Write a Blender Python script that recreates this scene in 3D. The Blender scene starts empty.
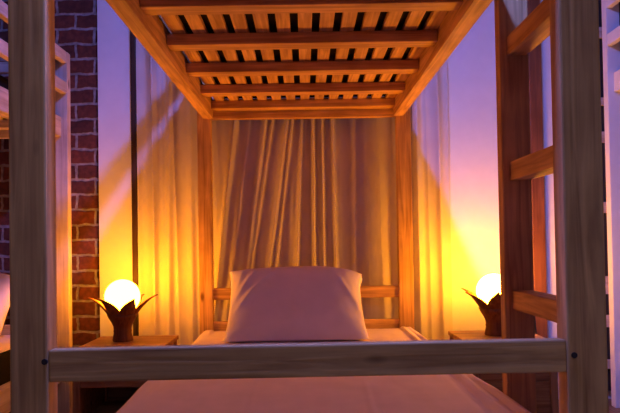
import bpy, bmesh, math, random
from mathutils import Matrix, Vector, noise
R = math.radians
random.seed(7)
sc = bpy.context.scene
col = sc.collection
EYE = 0.87

# ------------------------------------------------------------------ helpers
class MB:
    def __init__(self): self.bm = bmesh.new()
    def box(self, x0, x1, y0, y1, z0, z1, bev=0.003, seg=2):
        t = bmesh.new()
        bmesh.ops.create_cube(t, size=1)
        for v in t.verts:
            v.co = Vector(((x0+x1)/2+v.co.x*(x1-x0), (y0+y1)/2+v.co.y*(y1-y0), (z0+z1)/2+v.co.z*(z1-z0)))
        if bev: bmesh.ops.bevel(t, geom=list(t.edges), offset=bev, segments=seg, profile=.6, affect='EDGES')
        return self.add(t)
    def add(self, t):
        m = bpy.data.meshes.new('tmp'); t.to_mesh(m); t.free()
        self.bm.from_mesh(m); bpy.data.meshes.remove(m); return self
    def lathe(self, prof, c=(0,0,0), n=40):
        bm = self.bm; rings = []
        for (r, z) in prof:
            if r < 1e-6: rings.append([bm.verts.new((c[0], c[1], c[2]+z))])
            else: rings.append([bm.verts.new((c[0]+r*math.cos(2*math.pi*k/n), c[1]+r*math.sin(2*math.pi*k/n), c[2]+z)) for k in range(n)])
        for a, b in zip(rings, rings[1:]):
            for k in range(n):
                k2 = (k+1) % n
                if len(a) == 1 and len(b) > 1: bm.faces.new((a[0], b[k2], b[k]))
                elif len(b) == 1 and len(a) > 1: bm.faces.new((a[k], a[k2], b[0]))
                elif len(a) > 1: bm.faces.new((a[k], a[k2], b[k2], b[k]))
        return self
    def grid(self, fn, nu, nv):
        bm = self.bm
        vs = [[bm.verts.new(fn(i/(nu-1), j/(nv-1))) for j in range(nv)] for i in range(nu)]
        for i in range(nu-1):
            for j in range(nv-1): bm.faces.new((vs[i][j], vs[i+1][j], vs[i+1][j+1], vs[i][j+1]))
        return self
    def tube(self, pts, r, n=10):
        bm = self.bm; rings = []
        pts = [Vector(p) for p in pts]
        for i, p in enumerate(pts):
            d = (pts[min(i+1, len(pts)-1)]-pts[max(i-1, 0)]).normalized()
            a = d.orthogonal().normalized() if i == 0 else (rings_a - d*rings_a.dot(d)).normalized()
            rings_a = a; b = d.cross(a)
            rings.append([bm.verts.new(p+r*(a*math.cos(2*math.pi*k/n)+b*math.sin(2*math.pi*k/n))) for k in range(n)])
        for a, b in zip(rings, rings[1:]):
            for k in range(n): bm.faces.new((a[k], a[(k+1) % n], b[(k+1) % n], b[k]))
        bm.faces.new(rings[0][::-1]); bm.faces.new(rings[-1]); return self
    def build(self, name, mat, parent=None, smooth=False, loc=None):
        bmesh.ops.recalc_face_normals(self.bm, faces=list(self.bm.faces))
        me = bpy.data.meshes.new(name); self.bm.to_mesh(me); self.bm.free()
        me.materials.append(mat)
        if smooth:
            for p in me.polygons: p.use_smooth = True
        o = bpy.data.objects.new(name, me); col.objects.link(o)
        if parent: o.parent = parent
        if loc: o.location = loc
        return o

def box(name, mat, b, parent=None, bev=.003): return MB().box(*b, bev=bev).build(name, mat, parent)
def tag(o, label, cat, group=None):
    o['label'] = label; o['category'] = cat
    if group: o['group'] = group
    return o
def empty(name, loc, label, cat, group=None):
    o = bpy.data.objects.new(name, None); o.location = loc; o.empty_display_size = .1
    col.objects.link(o); return tag(o, label, cat, group)
def copy_tree(o, parent=None):
    c = o.copy(); col.objects.link(c); c.parent = parent
    for ch in [k for k in KIDS.get(o.name, [])]: copy_tree(ch, c)
    return c
KIDS = {}
def index_kids():
    KIDS.clear()
    for o in bpy.data.objects:
        if o.parent: KIDS.setdefault(o.parent.name, []).append(o)
def structure(o): o['kind'] = 'structure'; return o

# ------------------------------------------------------------------ materials
def new_mat(name):
    m = bpy.data.materials.new(name); m.use_nodes = True
    nt = m.node_tree; return m, nt, nt.nodes['Principled BSDF']
def lk(nt, a, b): nt.links.new(a, b)
def wood(name, axis, dark, light, rough=.6, spec=.25):
    m, nt, p = new_mat(name)
    tc = nt.nodes.new('ShaderNodeTexCoord'); mp = nt.nodes.new('ShaderNodeMapping')
    s = [1.0]*3
    for k in range(3): s[k] = 3.0 if k == axis else 55.0
    mp.inputs['Scale'].default_value = s
    oi = nt.nodes.new('ShaderNodeObjectInfo'); ad = nt.nodes.new('ShaderNodeVectorMath'); ad.operation = 'ADD'
    ml = nt.nodes.new('ShaderNodeMath'); ml.operation = 'MULTIPLY'; ml.inputs[1].default_value = 9
    lk(nt, oi.outputs['Random'], ml.inputs[0]); lk(nt, tc.outputs['Object'], ad.inputs[0]); lk(nt, ml.outputs[0], ad.inputs[1])
    lk(nt, ad.outputs[0], mp.inputs['Vector'])
    n1 = nt.nodes.new('ShaderNodeTexNoise'); n1.inputs['Scale'].default_value = 1; n1.inputs['Detail'].default_value = 6; n1.inputs['Distortion'].default_value = .8
    lk(nt, mp.outputs[0], n1.inputs['Vector'])
    n2 = nt.nodes.new('ShaderNodeTexNoise'); n2.inputs['Scale'].default_value = 5; n2.inputs['Detail'].default_value = 4
    lk(nt, ad.outputs[0], n2.inputs['Vector'])
    cr = nt.nodes.new('ShaderNodeValToRGB')
    cr.color_ramp.elements[0].position = .3; cr.color_ramp.elements[0].color = (*dark, 1)
    cr.color_ramp.elements[1].position = .68; cr.color_ramp.elements[1].color = (*light, 1)
    lk(nt, n1.outputs['Fac'], cr.inputs['Fac'])
    mx = nt.nodes.new('ShaderNodeMix'); mx.data_type = 'RGBA'; mx.blend_type = 'MULTIPLY'; mx.inputs['Factor'].default_value = .45
    cr2 = nt.nodes.new('ShaderNodeValToRGB')
    cr2.color_ramp.elements[0].position = .35; cr2.color_ramp.elements[0].color = (.45, .38, .33, 1)
    cr2.color_ramp.elements[1].position = .6; cr2.color_ramp.elements[1].color = (1, 1, 1, 1)
    lk(nt, n2.outputs['Fac'], cr2.inputs['Fac'])
    lk(nt, cr.outputs['Color'], mx.inputs['A']); lk(nt, cr2.outputs['Color'], mx.inputs['B'])
    mk = nt.nodes.new('ShaderNodeMapping'); mk.inputs['Scale'].default_value = [2.6 if k == axis else 6.5 for k in range(3)]
    lk(nt, ad.outputs[0], mk.inputs['Vector'])
    vo = nt.nodes.new('ShaderNodeTexVoronoi'); vo.inputs['Scale'].default_value = 1
    lk(nt, mk.outputs[0], vo.inputs['Vector'])
    ck = nt.nodes.new('ShaderNodeValToRGB')
    ck.color_ramp.elements[0].position = .03; ck.color_ramp.elements[0].color = (.22, .15, .12, 1)
    ck.color_ramp.elements[1].position = .085; ck.color_ramp.elements[1].color = (1, 1, 1, 1)
    lk(nt, vo.outputs['Distance'], ck.inputs['Fac'])
    m2 = nt.nodes.new('ShaderNodeMix'); m2.data_type = 'RGBA'; m2.blend_type = 'MULTIPLY'; m2.inputs['Factor'].default_value = .85
    lk(nt, mx.outputs['Result'], m2.inputs['A']); lk(nt, ck.outputs['Color'], m2.inputs['B'])
    lk(nt, m2.outputs['Result'], p.inputs['Base Color'])
    bp = nt.nodes.new('ShaderNodeBump'); bp.inputs['Strength'].default_value = .25; bp.inputs['Distance'].default_value = .003
    lk(nt, n1.outputs['Fac'], bp.inputs['Height']); lk(nt, bp.outputs[0], p.inputs['Normal'])
    p.inputs['Roughness'].default_value = rough; p.inputs['Specular IOR Level'].default_value = spec
    return m
def fabric(name, c, rough=.9, transl=0, weave=700, spec=.1):
    m, nt, p = new_mat(name)
    tc = nt.nodes.new('ShaderNodeTexCoord')
    n = nt.nodes.new('ShaderNodeTexNoise'); n.inputs['Scale'].default_value = 9; n.inputs['Detail'].default_value = 8
    lk(nt, tc.outputs['Object'], n.inputs['Vector'])
    cr = nt.nodes.new('ShaderNodeValToRGB')
    cr.color_ramp.elements[0].position = .3; cr.color_ramp.elements[0].color = (c[0]*.9, c[1]*.9, c[2]*.9, 1)
    cr.color_ramp.elements[1].position = .7; cr.color_ramp.elements[1].color = (*c, 1)
    lk(nt, n.outputs['Fac'], cr.inputs['Fac']); lk(nt, cr.outputs[0], p.inputs['Base Color'])
    bp = nt.nodes.new('ShaderNodeBump'); bp.inputs['Strength'].default_value = .15; bp.inputs['Distance'].default_value = .004
    lk(nt, n.outputs['Fac'], bp.inputs['Height']); lk(nt, bp.outputs[0], p.inputs['Normal'])
    p.inputs['Roughness'].default_value = rough; p.inputs['Specular IOR Level'].default_value = spec
    if transl:
        tr = nt.nodes.new('ShaderNodeBsdfTranslucent'); tr.inputs['Color'].default_value = (*c, 1)
        ms = nt.nodes.new('ShaderNodeMixShader'); ms.inputs[0].default_value = transl
        lk(nt, p.outputs[0], ms.inputs[1]); lk(nt, tr.outputs[0], ms.inputs[2])
        lk(nt, ms.outputs[0], nt.nodes['Material Output'].inputs['Surface'])
    return m
def plaster(name, c, bump=.15):
    m, nt, p = new_mat(name)
    tc = nt.nodes.new('ShaderNodeTexCoord')
    n = nt.nodes.new('ShaderNodeTexNoise'); n.inputs['Scale'].default_value = 14; n.inputs['Detail'].default_value = 9
    lk(nt, tc.outputs['Object'], n.inputs['Vector'])
    cr = nt.nodes.new('ShaderNodeValToRGB')
    cr.color_ramp.elements[0].color = (c[0]*.88, c[1]*.88, c[2]*.88, 1); cr.color_ramp.elements[1].color = (*c, 1)
    lk(nt, n.outputs['Fac'], cr.inputs['Fac']); lk(nt, cr.outputs[0], p.inputs['Base Color'])
    bp = nt.nodes.new('ShaderNodeBump'); bp.inputs['Strength'].default_value = bump; bp.inputs['Distance'].default_value = .004
    lk(nt, n.outputs['Fac'], bp.inputs['Height']); lk(nt, bp.outputs[0], p.inputs['Normal'])
    p.inputs['Roughness'].default_value = .85; p.inputs['Specular IOR Level'].default_value = .2
    return m
def plain(name, c, rough=.5, metal=0):
    m, nt, p = new_mat(name)
    tc = nt.nodes.new('ShaderNodeTexCoord'); n = nt.nodes.new('ShaderNodeTexNoise'); n.inputs['Scale'].default_value = 30
    lk(nt, tc.outputs['Object'], n.inputs['Vector'])
    cr = nt.nodes.new('ShaderNodeValToRGB')
    cr.color_ramp.elements[0].color = (c[0]*.8, c[1]*.8, c[2]*.8, 1); cr.color_ramp.elements[1].color = (*c, 1)
    lk(nt, n.outputs['Fac'], cr.inputs['Fac']); lk(nt, cr.outputs[0], p.inputs['Base Color'])
    p.inputs['Roughness'].default_value = rough; p.inputs['Metallic'].default_value = metal
    return m
def emit(name, c, s):
    m, nt, p = new_mat(name)
    e = nt.nodes.new('ShaderNodeEmission'); e.inputs['Color'].default_value = (*c, 1); e.inputs['Strength'].default_value = s
    lk(nt, e.outputs[0], nt.nodes['Material Output'].inputs['Surface']); return m
def brick(name, ax='X'):
    m, nt, p = new_mat(name)
    tc = nt.nodes.new('ShaderNodeTexCoord'); n0 = nt.nodes.new('ShaderNodeTexNoise'); n0.inputs['Scale'].default_value = 12; n0.inputs['Detail'].default_value = 6
    lk(nt, tc.outputs['Object'], n0.inputs['Vector'])
    va = nt.nodes.new('ShaderNodeVectorMath'); va.operation = 'SCALE'; va.inputs['Scale'].default_value = .032
    lk(nt, n0.outputs['Color'], va.inputs[0])
    vb = nt.nodes.new('ShaderNodeVectorMath'); vb.operation = 'ADD'
    lk(nt, tc.outputs['Object'], vb.inputs[0]); lk(nt, va.outputs[0], vb.inputs[1])
    sp = nt.nodes.new('ShaderNodeSeparateXYZ'); cb = nt.nodes.new('ShaderNodeCombineXYZ')
    lk(nt, vb.outputs[0], sp.inputs[0]); lk(nt, sp.outputs[ax], cb.inputs['X']); lk(nt, sp.outputs['Z'], cb.inputs['Y'])
    bt = nt.nodes.new('ShaderNodeTexBrick'); bt.inputs['Scale'].default_value = 1
    bt.inputs['Brick Width'].default_value = .205; bt.inputs['Row Height'].default_value = .0832
    bt.inputs['Mortar Size'].default_value = .0085; bt.inputs['Mortar Smooth'].default_value = .35; bt.inputs['Bias'].default_value = -.1
    bt.inputs['Color1'].default_value = (.19, .045, .022, 1); bt.inputs['Color2'].default_value = (.09, .024, .014, 1)
    bt.inputs['Mortar'].default_value = (.36, .31, .29, 1)
    lk(nt, cb.outputs[0], bt.inputs['Vector'])
    n2 = nt.nodes.new('ShaderNodeTexNoise'); n2.inputs['Scale'].default_value = 35; n2.inputs['Detail'].default_value = 6
    lk(nt, tc.outputs['Object'], n2.inputs['Vector'])
    cr = nt.nodes.new('ShaderNodeValToRGB'); cr.color_ramp.elements[0].position = .35; cr.color_ramp.elements[0].color = (.45, .45, .45, 1)
    cr.color_ramp.elements[1].position = .65
    lk(nt, n2.outputs['Fac'], cr.inputs['Fac'])
    mx = nt.nodes.new('ShaderNodeMix'); mx.data_type = 'RGBA'; mx.blend_type = 'MULTIPLY'; mx.inputs['Factor'].default_value = .85
    lk(nt, bt.outputs['Color'], mx.inputs['A']); lk(nt, cr.outputs[0], mx.inputs['B']); lk(nt, mx.outputs['Result'], p.inputs['Base Color'])
    inv = nt.nodes.new('ShaderNodeMath'); inv.operation = 'SUBTRACT'; inv.inputs[0].default_value = 1
    lk(nt, bt.outputs['Fac'], inv.inputs[1])
    bp = nt.nodes.new('ShaderNodeBump'); bp.inputs['Strength'].default_value = .8; bp.inputs['Distance'].default_value = .012
    lk(nt, inv.outputs[0], bp.inputs['Height']); lk(nt, bp.outputs[0], p.inputs['Normal'])
    p.inputs['Roughness'].default_value = .8
    return m

PD, PL = (.42, .21, .075), (.84, .50, .19)
WX, WY, WZ = wood('pine_x', 0, PD, PL), wood('pine_y', 1, PD, PL), wood('pine_z', 2, PD, PL)
TX, TZ = wood('table_wood_x', 0, (.22, .11, .055), (.46, .26, .14)), wood('table_wood_z', 2, (.22, .11, .055), (.46, .26, .14))
PX, PY, PZ = (wood('pale_pine_'+a, k, (.5, .38, .31), (.74, .6, .5)) for k, a in enumerate('xyz'))
PETAL = wood('carved_husk', 2, (.11, .033, .012), (.27, .09, .035), .5)
SHEET = fabric('pink_cotton', (.86, .70, .72))
PILLOW = fabric('pillow_cotton', (.80, .68, .80))
TICK = fabric('dark_ticking', (.012, .009, .009))
CURT = fabric('cream_voile', (  .70, .62, .55), transl=.1)
WALL = plaster('white_plaster', (.78, .77, .78))
PAINT = plaster('white_paint', (.74, .74, .76), .3); GREY = plaster('grey_plaster', (.32, .33, .38)); CEIL = plaster('ceiling_plaster', (.5, .48, .47))
FLOOR = wood('floor_boards', 1, (.12, .07, .04), (.24, .14, .08), .45)
BRICK = brick('old_red_brick'); BRICKS = brick('old_red_brick_side', 'Y')
DARK = plain('dark_paint', (.025, .02, .02), .6)
BLACK = plain('black_rubber', (.012, .012, .012), .5)
STEEL_HOLE = plain('dull_steel_and_hole', (.03, .02, .015), .7, 0)
TRIMD = wood('dark_trim', 2, (.03, .016, .01), (.07, .035, .02), .5)
TRIMB = wood('brown_trim', 2, (.13, .045, .02), (.27, .10, .04), .5)
WHITE = plain('white_enamel', (.75, .75, .75), .4)
GLOBE_L = emit('lit_globe', (1, .31, .0095), 84)
GLOBE_R = emit('lit_globe_brighter', (1, .34, .011), 122)
COOL = emit('cool_diffuser', (.12, .19, 1.0), 2600)
FILL = emit('fill_diffuser', (1, .88, 1.22), 40)  # added unseen lamp, fills post fronts and pillow from behind the viewer

# ------------------------------------------------------------------ room
YB = 3.28
structure(box('floor', FLOOR, (-3.0, 3.4, -2.6, 3.5, -.1, 0), bev=0))
structure(box('ceiling', CEIL, (-3.0, 3.4, -2.6, 3.5, 2.72, 2.82), bev=0))
structure(box('wall_back_left', BRICK, (-3.0, 3.4, YB+.04, 3.5, 0, 2.72), bev=0))
structure(box('wall_back_right', WALL, (-1.114, 3.4, YB, YB+.04, 0, 2.72), bev=.002))
structure(box('wall_left', BRICKS, (-3.1, -3.0, -2.6, 3.5, 0, 2.72), bev=0))
structure(box('wall_right', GREY, (3.4, 3.5, -2.6, 3.5, 0, 2.72), bev=0))
structure(box('wall_front', GREY, (-3.0, 3.4, -2.7, -2.6, 0, 2.72), bev=0))
structure(box('trim_1', TRIMD, (-.928, -.9, YB-.03, YB, 0, 2.72)))
structure(box('trim_2', TRIMB, (1.222, 1.288, YB-.035, YB, 0, 2.72)))

# ------------------------------------------------------------------ bunk bed (origin: floor under its foot end, centre)
H = 0.545; HI = 0.475                       # outer / inner face of the posts
Y0, Y1 = 1.115, 3.10                        # front faces of foot and head posts
PT = 0.046; ZT = EYE + 1.12                 # post thickness, post top
def make_bunk(label, ladder=True, pale=False, mats=None, tops=.64, guards=((.735, .834), (.8345, .928), (1.012, 1.082)), top=1.12):
    wx, wy, wz = mats or (WX, WY, WZ)
    b = empty('bunk_bed', (0, 0, 0), label, 'bunk bed', None)
    for s in (-1, 1):
        for yy in (Y0, Y1):
            q = .007 if s > 0 and not pale else 0
            box('post', wz, (min(s*HI, s*H)+q*.35, max(s*HI, s*H)+q, yy, yy+PT, 0, EYE+top), b, .004)
    for (z0, z1) in ((EYE+tops, EYE+tops+.102), (.18, .285)):
        for s in (-1, 1):
            box('side_rail', wy, (min(s*.461, s*.513)+q*(s > 0)*.3, max(s*.461, s*.513)+q*(s > 0)*.3, Y0+PT, Y1, z0, z1), b)
        for yy in (Y0+.004, Y1+.006):
            box('end_beam', wx, (-HI, HI+q*.35, yy, yy+.036, z0, z1), b)
        zc = EYE+tops+.037 if z0 > 1 else .2
        for k in range(6):
            y = 1.716 + (k-1)*.3345 if k else 1.375
            if y+.068 > Y1-.001: y = Y1-.07
            box('cross_bar', wx, (-.4605, .4605+q*.25, y, y+.066, zc, zc+.039), b)
        if z0 > 1:
            for k in range(13):
                x = -.4605+.0178 + k*.0715
                box('slat', wy, (x+.002, x+.0475, Y0+.06, Y1-.01, zc+.0395, zc+.0565), b, .002)
        else:
            for k in range(7):
                x = -.44 + k*.13
                box('slat', wy, (x, x+.1, Y0+.06, Y1-.01, zc+.0395, zc+.0565), b, .002)
    # boards of the two lower ends and the two upper ends
    for (z0, z1) in ((EYE-.290, EYE-.231), (EYE-.46, EYE-.402), (EYE+.90, EYE+.955)):
        box('head_board', wx, (-HI, HI+q*.35, Y1+.012, Y1+.036, z0, z1), b)
    for (z0, z1) in ((EYE-.2490, EYE-.1895), (EYE-.46, EYE-.402), (EYE+.90, EYE+.955)):
        box('foot_board', wx, (-HI+.001, HI+q*.35, Y0+.003, Y0+.031, z0, z1), b).rotation_euler.y = R(-.25)*(z1 > EYE-.2 and z1 < EYE)
        if z1 > EYE-.2 and z1 < EYE: LAST[0].location.x = .0025
    # guard rails of the top bunk
    for s in (-1, 1):
        if s == 1 and ladder: continue
        for (z0, z1) in [(EYE+a, EYE+c) for a, c in guards]:
            box('guard_rail', wy, (min(s*.513, s*.543), max(s*.513, s*.543), Y0+PT, Y1, z0, z1), b)
    # right-hand bolts; left-hand dark discs coloured like the shade in open holes
    for (x, z) in ((.490, EYE-.215), (-.4805, EYE-.212)):
        MB().lathe([(0, 0), (.0045, 0), (.0055, .001), (.0055, .005), (0, .005)], n=14).build('bolt_and_hole', STEEL_HOLE, b)
        o = b_last(); o.rotation_euler = (R(90), 0, 0); o.location = (x, Y0+.003, z)
    if ladder:
        la = MB().box(.541, .621, 1.65, 1.69, .0, EYE+1.0, bev=.004).build('ladder', wz, b)
        MB().box(.541, .621, 1.262, 1.300, .0, EYE+1.0, bev=.004).build('ladder_upright', wz, la)
        for zt in (.9, .558, .215, -.135, -.48, -.76):
            MB().box(.561, .616, 1.300, 1.652, EYE+zt-.056, EYE+zt-.005, bev=.003).build('rung', wy, la)
    return b
def b_last():
    return bpy.data.objects[[o.name for o in bpy.data.objects if o.name.startswith('bolt_and_hole')][-1]] if False else LAST[0]
LAST = [None]
_build = MB.build
def build2(self, *a, **k):
    o = _build(self, *a, **k); LAST[0] = o; return o
MB.build = build2

bunk = make_bunk('wooden bunk bed in the middle with the ladder, seen from its foot end')
pale = make_bunk('pale wooden bunk bed against the brick wall behind the left front post', ladder=False, pale=True, mats=(PX, PY, PZ), tops=.56, guards=((.78, .84), (.94, .998)), top=.998)
paint = make_bunk('white painted bunk bed at the right photo edge beyond the right front post', ladder=False, pale=True, mats=(PAINT,)*3, tops=.745, guards=((.985, 1.045), (1.18, 1.24)), top=1.45)

def mattress(name, z0, z1, mat, label, x=0):
    m = MB().box(-.455, .455, 1.175, 3.092, z0, z1, bev=.03, seg=4).build(name, mat, None, True)
    m.location.x = x
    return tag(m, label, 'mattress')
ZS = .2565
mat_low = mattress('mattress', ZS+.001, .416, TICK, 'dark mattress under the pink sheet on the lower middle bunk')
mat_up = mattress('mattress', EYE+.7345, EYE+.83, TICK, 'dark mattress above the slats of the middle bunk')
LX, RX = -1.755, 2.113
ml = mattress('mattress', ZS+.001, .416, TICK, 'dark mattress on the lower level of the left bunk bed', LX)
mlu = mattress('mattress', EYE+.6545, EYE+.75, TICK, 'dark mattress on the upper level of the left bunk bed', LX)
mru = mattress('mattress', EYE+.8395, EYE+.93, TICK, 'dark mattress on the upper level of the right bunk bed', RX)

# sheet draped over the lower mattress
def fold(x, c, w): return math.exp(-((x-c)/w)**2)
def sheet_fn(bulge):
    # control polyline across the bed: (x, z)
    def f(u, v):
        y = 1.185 + v*1.895
        near = max(0, min(1, (2.25-y)/1.0))
        wob = .006*math.sin(y*5.2)+.004*math.sin(y*11.7+1)
        pts = [(-.536-.004*math.sin(y*9), .16), (-.533, .27), (-.529+wob*.4, .40), (-.508+wob, .425), (-.45, .4275), (0, .430), (.44, .4255)]
        if bulge:
            pts += [(.470, .421), (.487+.014*near, .433+.012*near), (.507+.008*near, .428+.012*near), (.524, .432+.030*near+wob*.5), (.531, .424+.030*near), (.5345, .36), (.536, .2)]
        else:
            pts += [(.50-wob, .421), (.527, .385), (.533, .27), (.536, .16)]
        if not bulge:
            pts = [(-.4585, .33), (-.459, .395), (-.45+wob*.3, .421), (-.42, .4265), (0, .430), (.42, .4265), (.45-wob*.3, .421), (.459, .395), (.4585, .33)]
        seg = [0]
        for a, b in zip(pts, pts[1:]): seg.append(seg[-1]+math.hypot(b[0]-a[0], b[1]-a[1]))
        t = u*seg[-1]
        for i in range(len(pts)-1):
            if t <= seg[i+1] or i == len(pts)-2:
                k = (t-seg[i])/(seg[i+1]-seg[i]); k = max(0, min(1, k))
                p0 = pts[max(i-1, 0)]; p1 = pts[i]; p2 = pts[i+1]; p3 = pts[min(i+2, len(pts)-1)]
                d = seg[i+1]-seg[i]
                # limited Catmull-Rom
                def cr(c):
                    def tan(a, m, z):
                        l1 = math.hypot(m[0]-a[0], m[1]-a[1]); l2 = math.hypot(z[0]-m[0], z[1]-m[1])
                        if l1 < 1e-6: return (z[c]-m[c])/l2
                        if l2 < 1e-6: return (m[c]-a[c])/l1
                        return (z[c]-a[c])/(l1+l2)
                    m1 = tan(p0, p1, p2)*d; m2 = tan(p1, p2, p3)*d
                    return (2*k**3-3*k**2+1)*p1[c]+(k**3-2*k**2+k)*m1+(-2*k**3+3*k**2)*p2[c]+(k**3-k**2)*m2
                x, z = cr(0), cr(1); break
        if abs(x) < .47:
            q = noise.fractal(Vector((x*3.2, y*1.2, 4.1)), .8, 2.1, 4)
            c1 = fold(x, .17+.03*(y-1.6), .007)+.6*fold(x, -.12-.02*y, .006)
            z += .0045*q + .0035*c1*near*1.0
            z = max(z, .4225)
            if y > 2.9: z = max(.4225, z-.01*(y-2.9)/.18)
        return (x, y, z)
    return f
def sheet(label, bulge, x=0):
    o = MB().grid(sheet_fn(bulge), 240, 150).build('bed_sheet', SHEET, None, True)
    md = o.modifiers.new('thick', 'SOLIDIFY'); md.thickness = .003; md.offset = 1
    o.location.x = x
    return tag(o, label, 'bed sheet')
sheet('pink sheet stretched over the lower middle bunk, bunched along the ladder side', True)
sheet('pinkish sheet on the lower left bunk behind the left front post', False, LX)

# pillows
def pillow(label, loc, rot, hw=.325, hh=.218, t=.085):
    bm = bmesh.new(); n, m = 61, 45
    def fn(u, v, side):
        a = 2*u-1; b = 2*v-1
        e = max(0, (1-abs(a)**3.2))*max(0, (1-abs(b)**3.2))
        th = t*e**.55
        cx = 1-.05*(1-abs(b)**2.0)*0+.02*abs(b)**6; cy = 1-.06*(1-(1-abs(a)**2))*0
        x = a*hw*(1-.04*(b+1)*.5)*(1-.045*(1-b*b)*abs(a)**3+.02*abs(b)**5); y = b*hh*(1-.05*(1-a*a)*abs(b)**3*0+.07*abs(a)**8*0)
        y -= (.020*a*a + .022*max(0, a)**4 - .012*max(0, -a)**10)*max(0, b)**3
        x += .010*max(0, a)**6*math.exp(-((b-.72)/.16)**2)
        w = 0
        if e > 0:
            q = noise.fractal(Vector((x*5, y*5, 2.3+side)), .9, 2.0, 4)
            w = .007*q*e**.3
            # drag folds from the upper corners, pulling towards the middle
            for (fx, fy, ang, ln, am) in ((-.24, .07, 62, .13, .011), (-.20, .035, 52, .14, .010), (-.275, .06, 75, .12, .008), (.25, .02, 118, .13, .009), (.285, -.02, 108, .12, .007), (-.25, -.16, 10, .2, .004)):
                ca, sa = math.cos(R(ang)), math.sin(R(ang))
                dx, dy = x-fx, y-fy
                al = dx*ca+dy*sa; ac = -dx*sa+dy*ca
                w += am*math.exp(-(al/ln)**2-(ac/.013)**2)*e**.3
        return Vector((x, y, side*(th+w*(side > 0)) ))
    for side in (1, -1):
        vs = [[bm.verts.new(fn(i/(n-1), j/(m-1), side)) for j in range(m)] for i in range(n)]
        for i in range(n-1):
            for j in range(m-1):
                bm.faces.new((vs[i][j], vs[i+1][j], vs[i+1][j+1], vs[i][j+1]))
    bmesh.ops.remove_doubles(bm, verts=bm.verts, dist=.0006)
    mb = MB(); mb.bm.free(); mb.bm = bm
    o = mb.build('pillow', PILLOW, None, True)
    o.location = loc; o.rotation_euler = rot
    M3 = o.rotation_euler.to_matrix()
    o.location.z = .4385 - .040 - min((M3 @ v.co).z for v in o.data.vertices)
    inv = M3.inverted()
    for v in o.data.vertices:                 # the lower edge is pressed flat by the bed it stands on
        c = M3 @ v.co; zz = c.z + o.location.z
        if zz < .4385+.02:
            k = (.4585-zz)/.06
            c.z = .4385 + .004*(1-min(1, k)) + (zz-.4385+.04)*.02 - o.location.z if zz < .4385 else max(zz, .4385) - o.location.z
            v.co = inv @ c
    return tag(o, label, 'pillow')
pillow('pinkish pillow propped against the headboard of the middle bunk', (-.047, 2.80, .588), (R(50), 0, R(.6)))
pillow('pillow on the lower left bunk at the left photo edge', (LX+.115, 2.72, .60), (R(52), 0, R(-2)))

# ------------------------------------------------------------------ nightstands
ZTAB = EYE-.46
def nightstand(label, x, closed=False):
    t = empty('nightstand', (x, 2.865, 0), label, 'nightstand', None)
    w, d = .195, .205
    box('table_top', TX, (-w, w, -d, d, ZTAB-.02, ZTAB), t)
    for sx in (-1, 1):
        for sy in (-1, 1):
            x0, y0 = sx*(w-.006), sy*(d-.006)
            box('leg', TZ, (min(x0, x0-sx*.032), max(x0, x0-sx*.032), min(y0, y0-sy*.032), max(y0, y0-sy*.032), 0, ZTAB-.0205), t)
    box('front_apron', TX, (-w+.039, w-.039, -d+.008, -d+.026, ZTAB-.165, ZTAB-.0205), t)
    box('back_panel', TX, (-w+.039, w-.039, d-.03, d-.014, .06, ZTAB-.0205), t)
    for sx in (-1, 1):
        xx = sx*(w-.014)
        box('side_panel', TX, (min(xx, xx-sx*.014), max(xx, xx-sx*.014), -d+.039, d-.039, .06, ZTAB-.0205), t)
    if closed: box('front_panel', TX, (-w+.039, w-.039, -d+.012, -d+.026, .10, ZTAB-.167), t)
    box('shelf', TX, (-w+.03, w-.03, -d+.039, d-.031, .08, .096), t)
    return t
nightstand('wooden nightstand left of the middle bunk by the brick wall', -.84)
nightstand('wooden nightstand right of the middle bunk behind the ladder', .91, True)

# ------------------------------------------------------------------ lamps
def petal_bm(ln, wd):
    nu, nv = 17, 9; bm = bmesh.new(); rows = []
    for i in range(nu):
        t = i/(nu-1)
        r = .040 + .128*ln*(t**1.25); z = .075 + .142*ln*(1-(1-t)**1.35)*1.0
        half = wd*(.55+.75*math.sin(math.pi*min(1, t*1.15)**.8))*(1-t**3.2) + .0008
        row = []
        for j in range(nv):
            s = 2*j/(nv-1)-1
            rr = r - .35*half*s*s*0 + .0
            row.append(bm.verts.new((rr-.30*half*s*s, s*half, z+.28*half*s*s)))
        rows.append(row)
    for i in range(nu-1):
        for j in range(nv-1): bm.faces.new((rows[i][j], rows[i+1][j], rows[i+1][j+1], rows[i][j+1]))
    return bm
def lamp(label, x, y, rz, gm):
    l = empty('table_lamp', (x, y, ZTAB), label, 'lamp', None); l.rotation_euler.z = R(rz)
    MB().lathe([(0, 0), (.046, 0), (.048, .006), (.045, .02), (.041, .04), (.043, .048), (.041, .054), (.043, .07), (.052, .09), (.066, .112), (.074, .13),
                (.070, .13), (.06, .113), (.03, .105), (0, .105)]).build('lamp_base', PETAL, l, True)
    gl = MB()
    bmesh.ops.create_uvsphere(gl.bm, u_segments=40, v_segments=24, radius=.083)
    for v in gl.bm.verts: v.co.z += .211
    gl.build('globe', gm, l, True)
    MB().lathe([(0, .1055), (.034, .1055), (.034, .1275), (0, .1275)]).build('lamp_holder', BLACK, l, True)
    for k in range(6):
        mb = MB(); mb.bm.free(); mb.bm = petal_bm(1 if k % 2 == 0 else .95, .030)
        o = mb.build('petal', PETAL, l, True)
        o.rotation_euler.z = R(60*k); md = o.modifiers.new('thick', 'SOLIDIFY'); md.thickness = .005; md.offset = 0
    return l
lamp('glowing globe lamp in a dark carved flower holder, left nightstand', -.882, 2.92, 6, GLOBE_L)
lamp('glowing globe lamp in a dark carved flower holder, right nightstand behind the ladder', .905, 2.92, 20, GLOBE_R)

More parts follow.
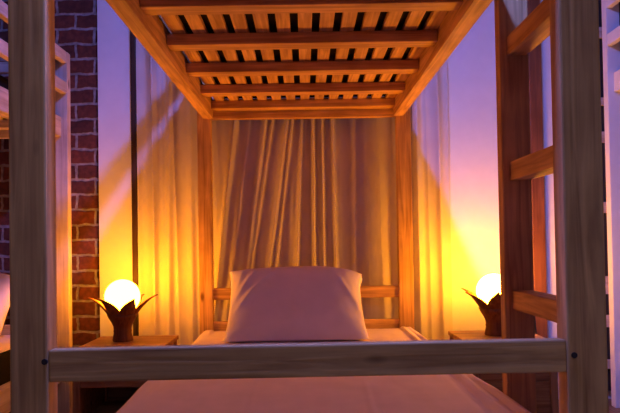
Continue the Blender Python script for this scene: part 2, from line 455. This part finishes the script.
# ------------------------------------------------------------------ curtain and rod
CZ0, CZ1 = .03, EYE+1.46
def curtain_fn(u, v):
    z = CZ0 + v*(CZ1-CZ0)
    zz = (z-EYE)                              # about eye height
    top = max(0, min(1, (CZ1-z)/.6))
    X = -.892 + u*1.672
    lean = .05*math.sin((X+.15)*3.0)*(1.0-(z-.3)/2.0)
    s = X + lean*math.exp(-((X+.2)/.35)**2)*1.6 + .012*noise.noise(Vector((X*3, z*1.1, 0)))
    a = 0
    for (f, am, ph, dz) in ((5.3, .011, .3, .5), (9.2, .012, 1.1, .35), (15.5, .007, 2.2, .6), (24, .0035, .4, -.8)):
        w = math.sin(2*math.pi*f*s*.5+ph+dz*zz)
        a += am*(1-abs(w))**1.1*1.3 if f < 20 else am*w
    env = .55+.6*noise.noise(Vector((X*2.3, 7.7, z*.35)))+.35
    q = .004*noise.fractal(Vector((X*9, z*2.4, 5)), .9, 2, 3)
    mid = min(1, max(0, (abs(X+.02)-.42)/.12)); y = YB-.028 - a*max(.25, env)*1.25*(.22+.78*mid) - q*1.0
    # deeper gathered pleats near the middle
    for (cx, w, am, sl) in ((-.42, .014, .026, .118), (-.345, .02, .012, .13), (-.266, .016, .024, .14), (-.235, .012, .018, .16), (-.148, .015, .026, .14), (-.115, .010, .018, .13),
                            (-.027, .011, .024, .055), (.05, .009, .034, .007), (.098, .013, .026, .0), (.16, .010, .026, -.01), (.28, .03, .008, .02),
                            (-.60, .02, .02, .0), (-.72, .018, .02, .01), (-.80, .014, .02, .0), (.60, .02, .02, .0), (.50, .016, .016, 0)):
        y -= 1.3*am*math.exp(-((X-(cx+sl*(zz-.2)))/w)**2)
    y = max(y, Y1+PT+.018)
    return (X, min(y, YB-.006), z)
c = MB().grid(curtain_fn, 520, 90).build('curtain', CURT, None, True)
tag(c, 'gathered cream curtain hanging on the wall behind the middle bunk', 'curtain')
rod = empty('curtain_rod', (0, 0, 0), 'thin rod carrying the cream curtain behind the middle bunk', 'curtain rod')
MB().tube([(-1.0, YB-.05, CZ1+.012), (.95, YB-.05, CZ1+.012)], .011, 16).build('rod', TRIMD, rod, True)
for x in (-.97, .92):
    MB().box(x-.012, x+.012, YB-.06, YB, CZ1-.012, CZ1+.001, bev=.002).build('bracket', STEEL_HOLE, rod)
# ------------------------------------------------------------------ lamp cord at the right
cord = []
for k in range(60):
    t = k/59
    z = EYE+.5 - t*1.33
    cord.append((1.195 + .05*t**2.2 + .006*math.sin(t*9), YB-.012-.03*math.sin(t*3.1), z))
MB().tube(cord, .0045, 8).build('lamp_cord', BLACK, None, True)
tag(LAST[0], 'thin dark cord hanging down the wall behind the ladder', 'cord')

# ------------------------------------------------------------------ slatted rack at the right end of the back wall
rk = empty('slatted_rack', (0, 0, 0), 'dark rack with pale slats behind the right bunk post', 'rack')
box('back_board', DARK, (1.575, 2.05, YB-.03, YB-.001, .05, 2.5), rk)
for yc, h in ((32, 11), (102, 8), (138, 11), (209, 11), (287, 18), (323, 12), (366, 9), (430, 11)):
    zc = EYE + (242-yc-3)*3.22/606; hh = h*.5*3.22/606
    box('slat', PX, (1.553, 2.05, YB-.05, YB-.031, zc-hh, zc+hh), rk)

# ------------------------------------------------------------------ cool ceiling lamp, and an added fill lamp
def ceiling_or_fill_lamp(label, x, y, r, mat):
    l = empty('ceiling_or_fill_lamp', (x, y, 2.72), label, 'ceiling lamp')
    MB().lathe([(0, 0), (r+.03, 0), (r+.035, -.02), (r+.02, -.04), (r+.008, -.045), (0, -.03)]).build('housing', WHITE, l, True)
    MB().lathe([(0, -.075), (r*.5, -.072), (r*.85, -.062), (r, -.046), (0, -.044)]).build('diffuser', mat, l, True)
ceiling_or_fill_lamp('cool round ceiling lamp above the foot of the middle bunk', .03, 1.08, .05, COOL)
ceiling_or_fill_lamp('added fill lamp, unseen on the ceiling behind the viewer', .3, -1.6, .16, FILL)

# ------------------------------------------------------------------ neighbouring bunks
pale.location.x = LX; paint.location.x = RX
# ------------------------------------------------------------------ camera
F = 606.0
cam = bpy.data.cameras.new('camera'); co = bpy.data.objects.new('camera', cam); col.objects.link(co)
cam.sensor_width = 36; cam.lens = F/620*36; cam.clip_start = .05
PITCH, ROLL = 1.1, .9
Rm = Matrix.Rotation(R(90+PITCH), 3, 'X') @ Matrix.Rotation(R(-ROLL), 3, 'Z')
co.rotation_euler = Rm.to_euler(); co.location = (0, 0, EYE)
d = Rm.inverted() @ Vector((0, 1, 0))
u, v = (cam.lens/36)*d.x/-d.z, (cam.lens/36)*d.y/-d.z
VPX, VPY = 305, 242
cam.shift_x = u - (VPX-310)/620; cam.shift_y = v + (VPY-206.5)/620
sc.camera = co
w = bpy.data.worlds.new('world'); sc.world = w; w.use_nodes = True
w.node_tree.nodes['Background'].inputs['Color'].default_value = (.02, .02, .05, 1)
vs = sc.view_settings; vs.view_transform = 'Standard'; vs.look = 'None'; vs.gamma = 1; vs.exposure = .3; vs.use_curve_mapping = False
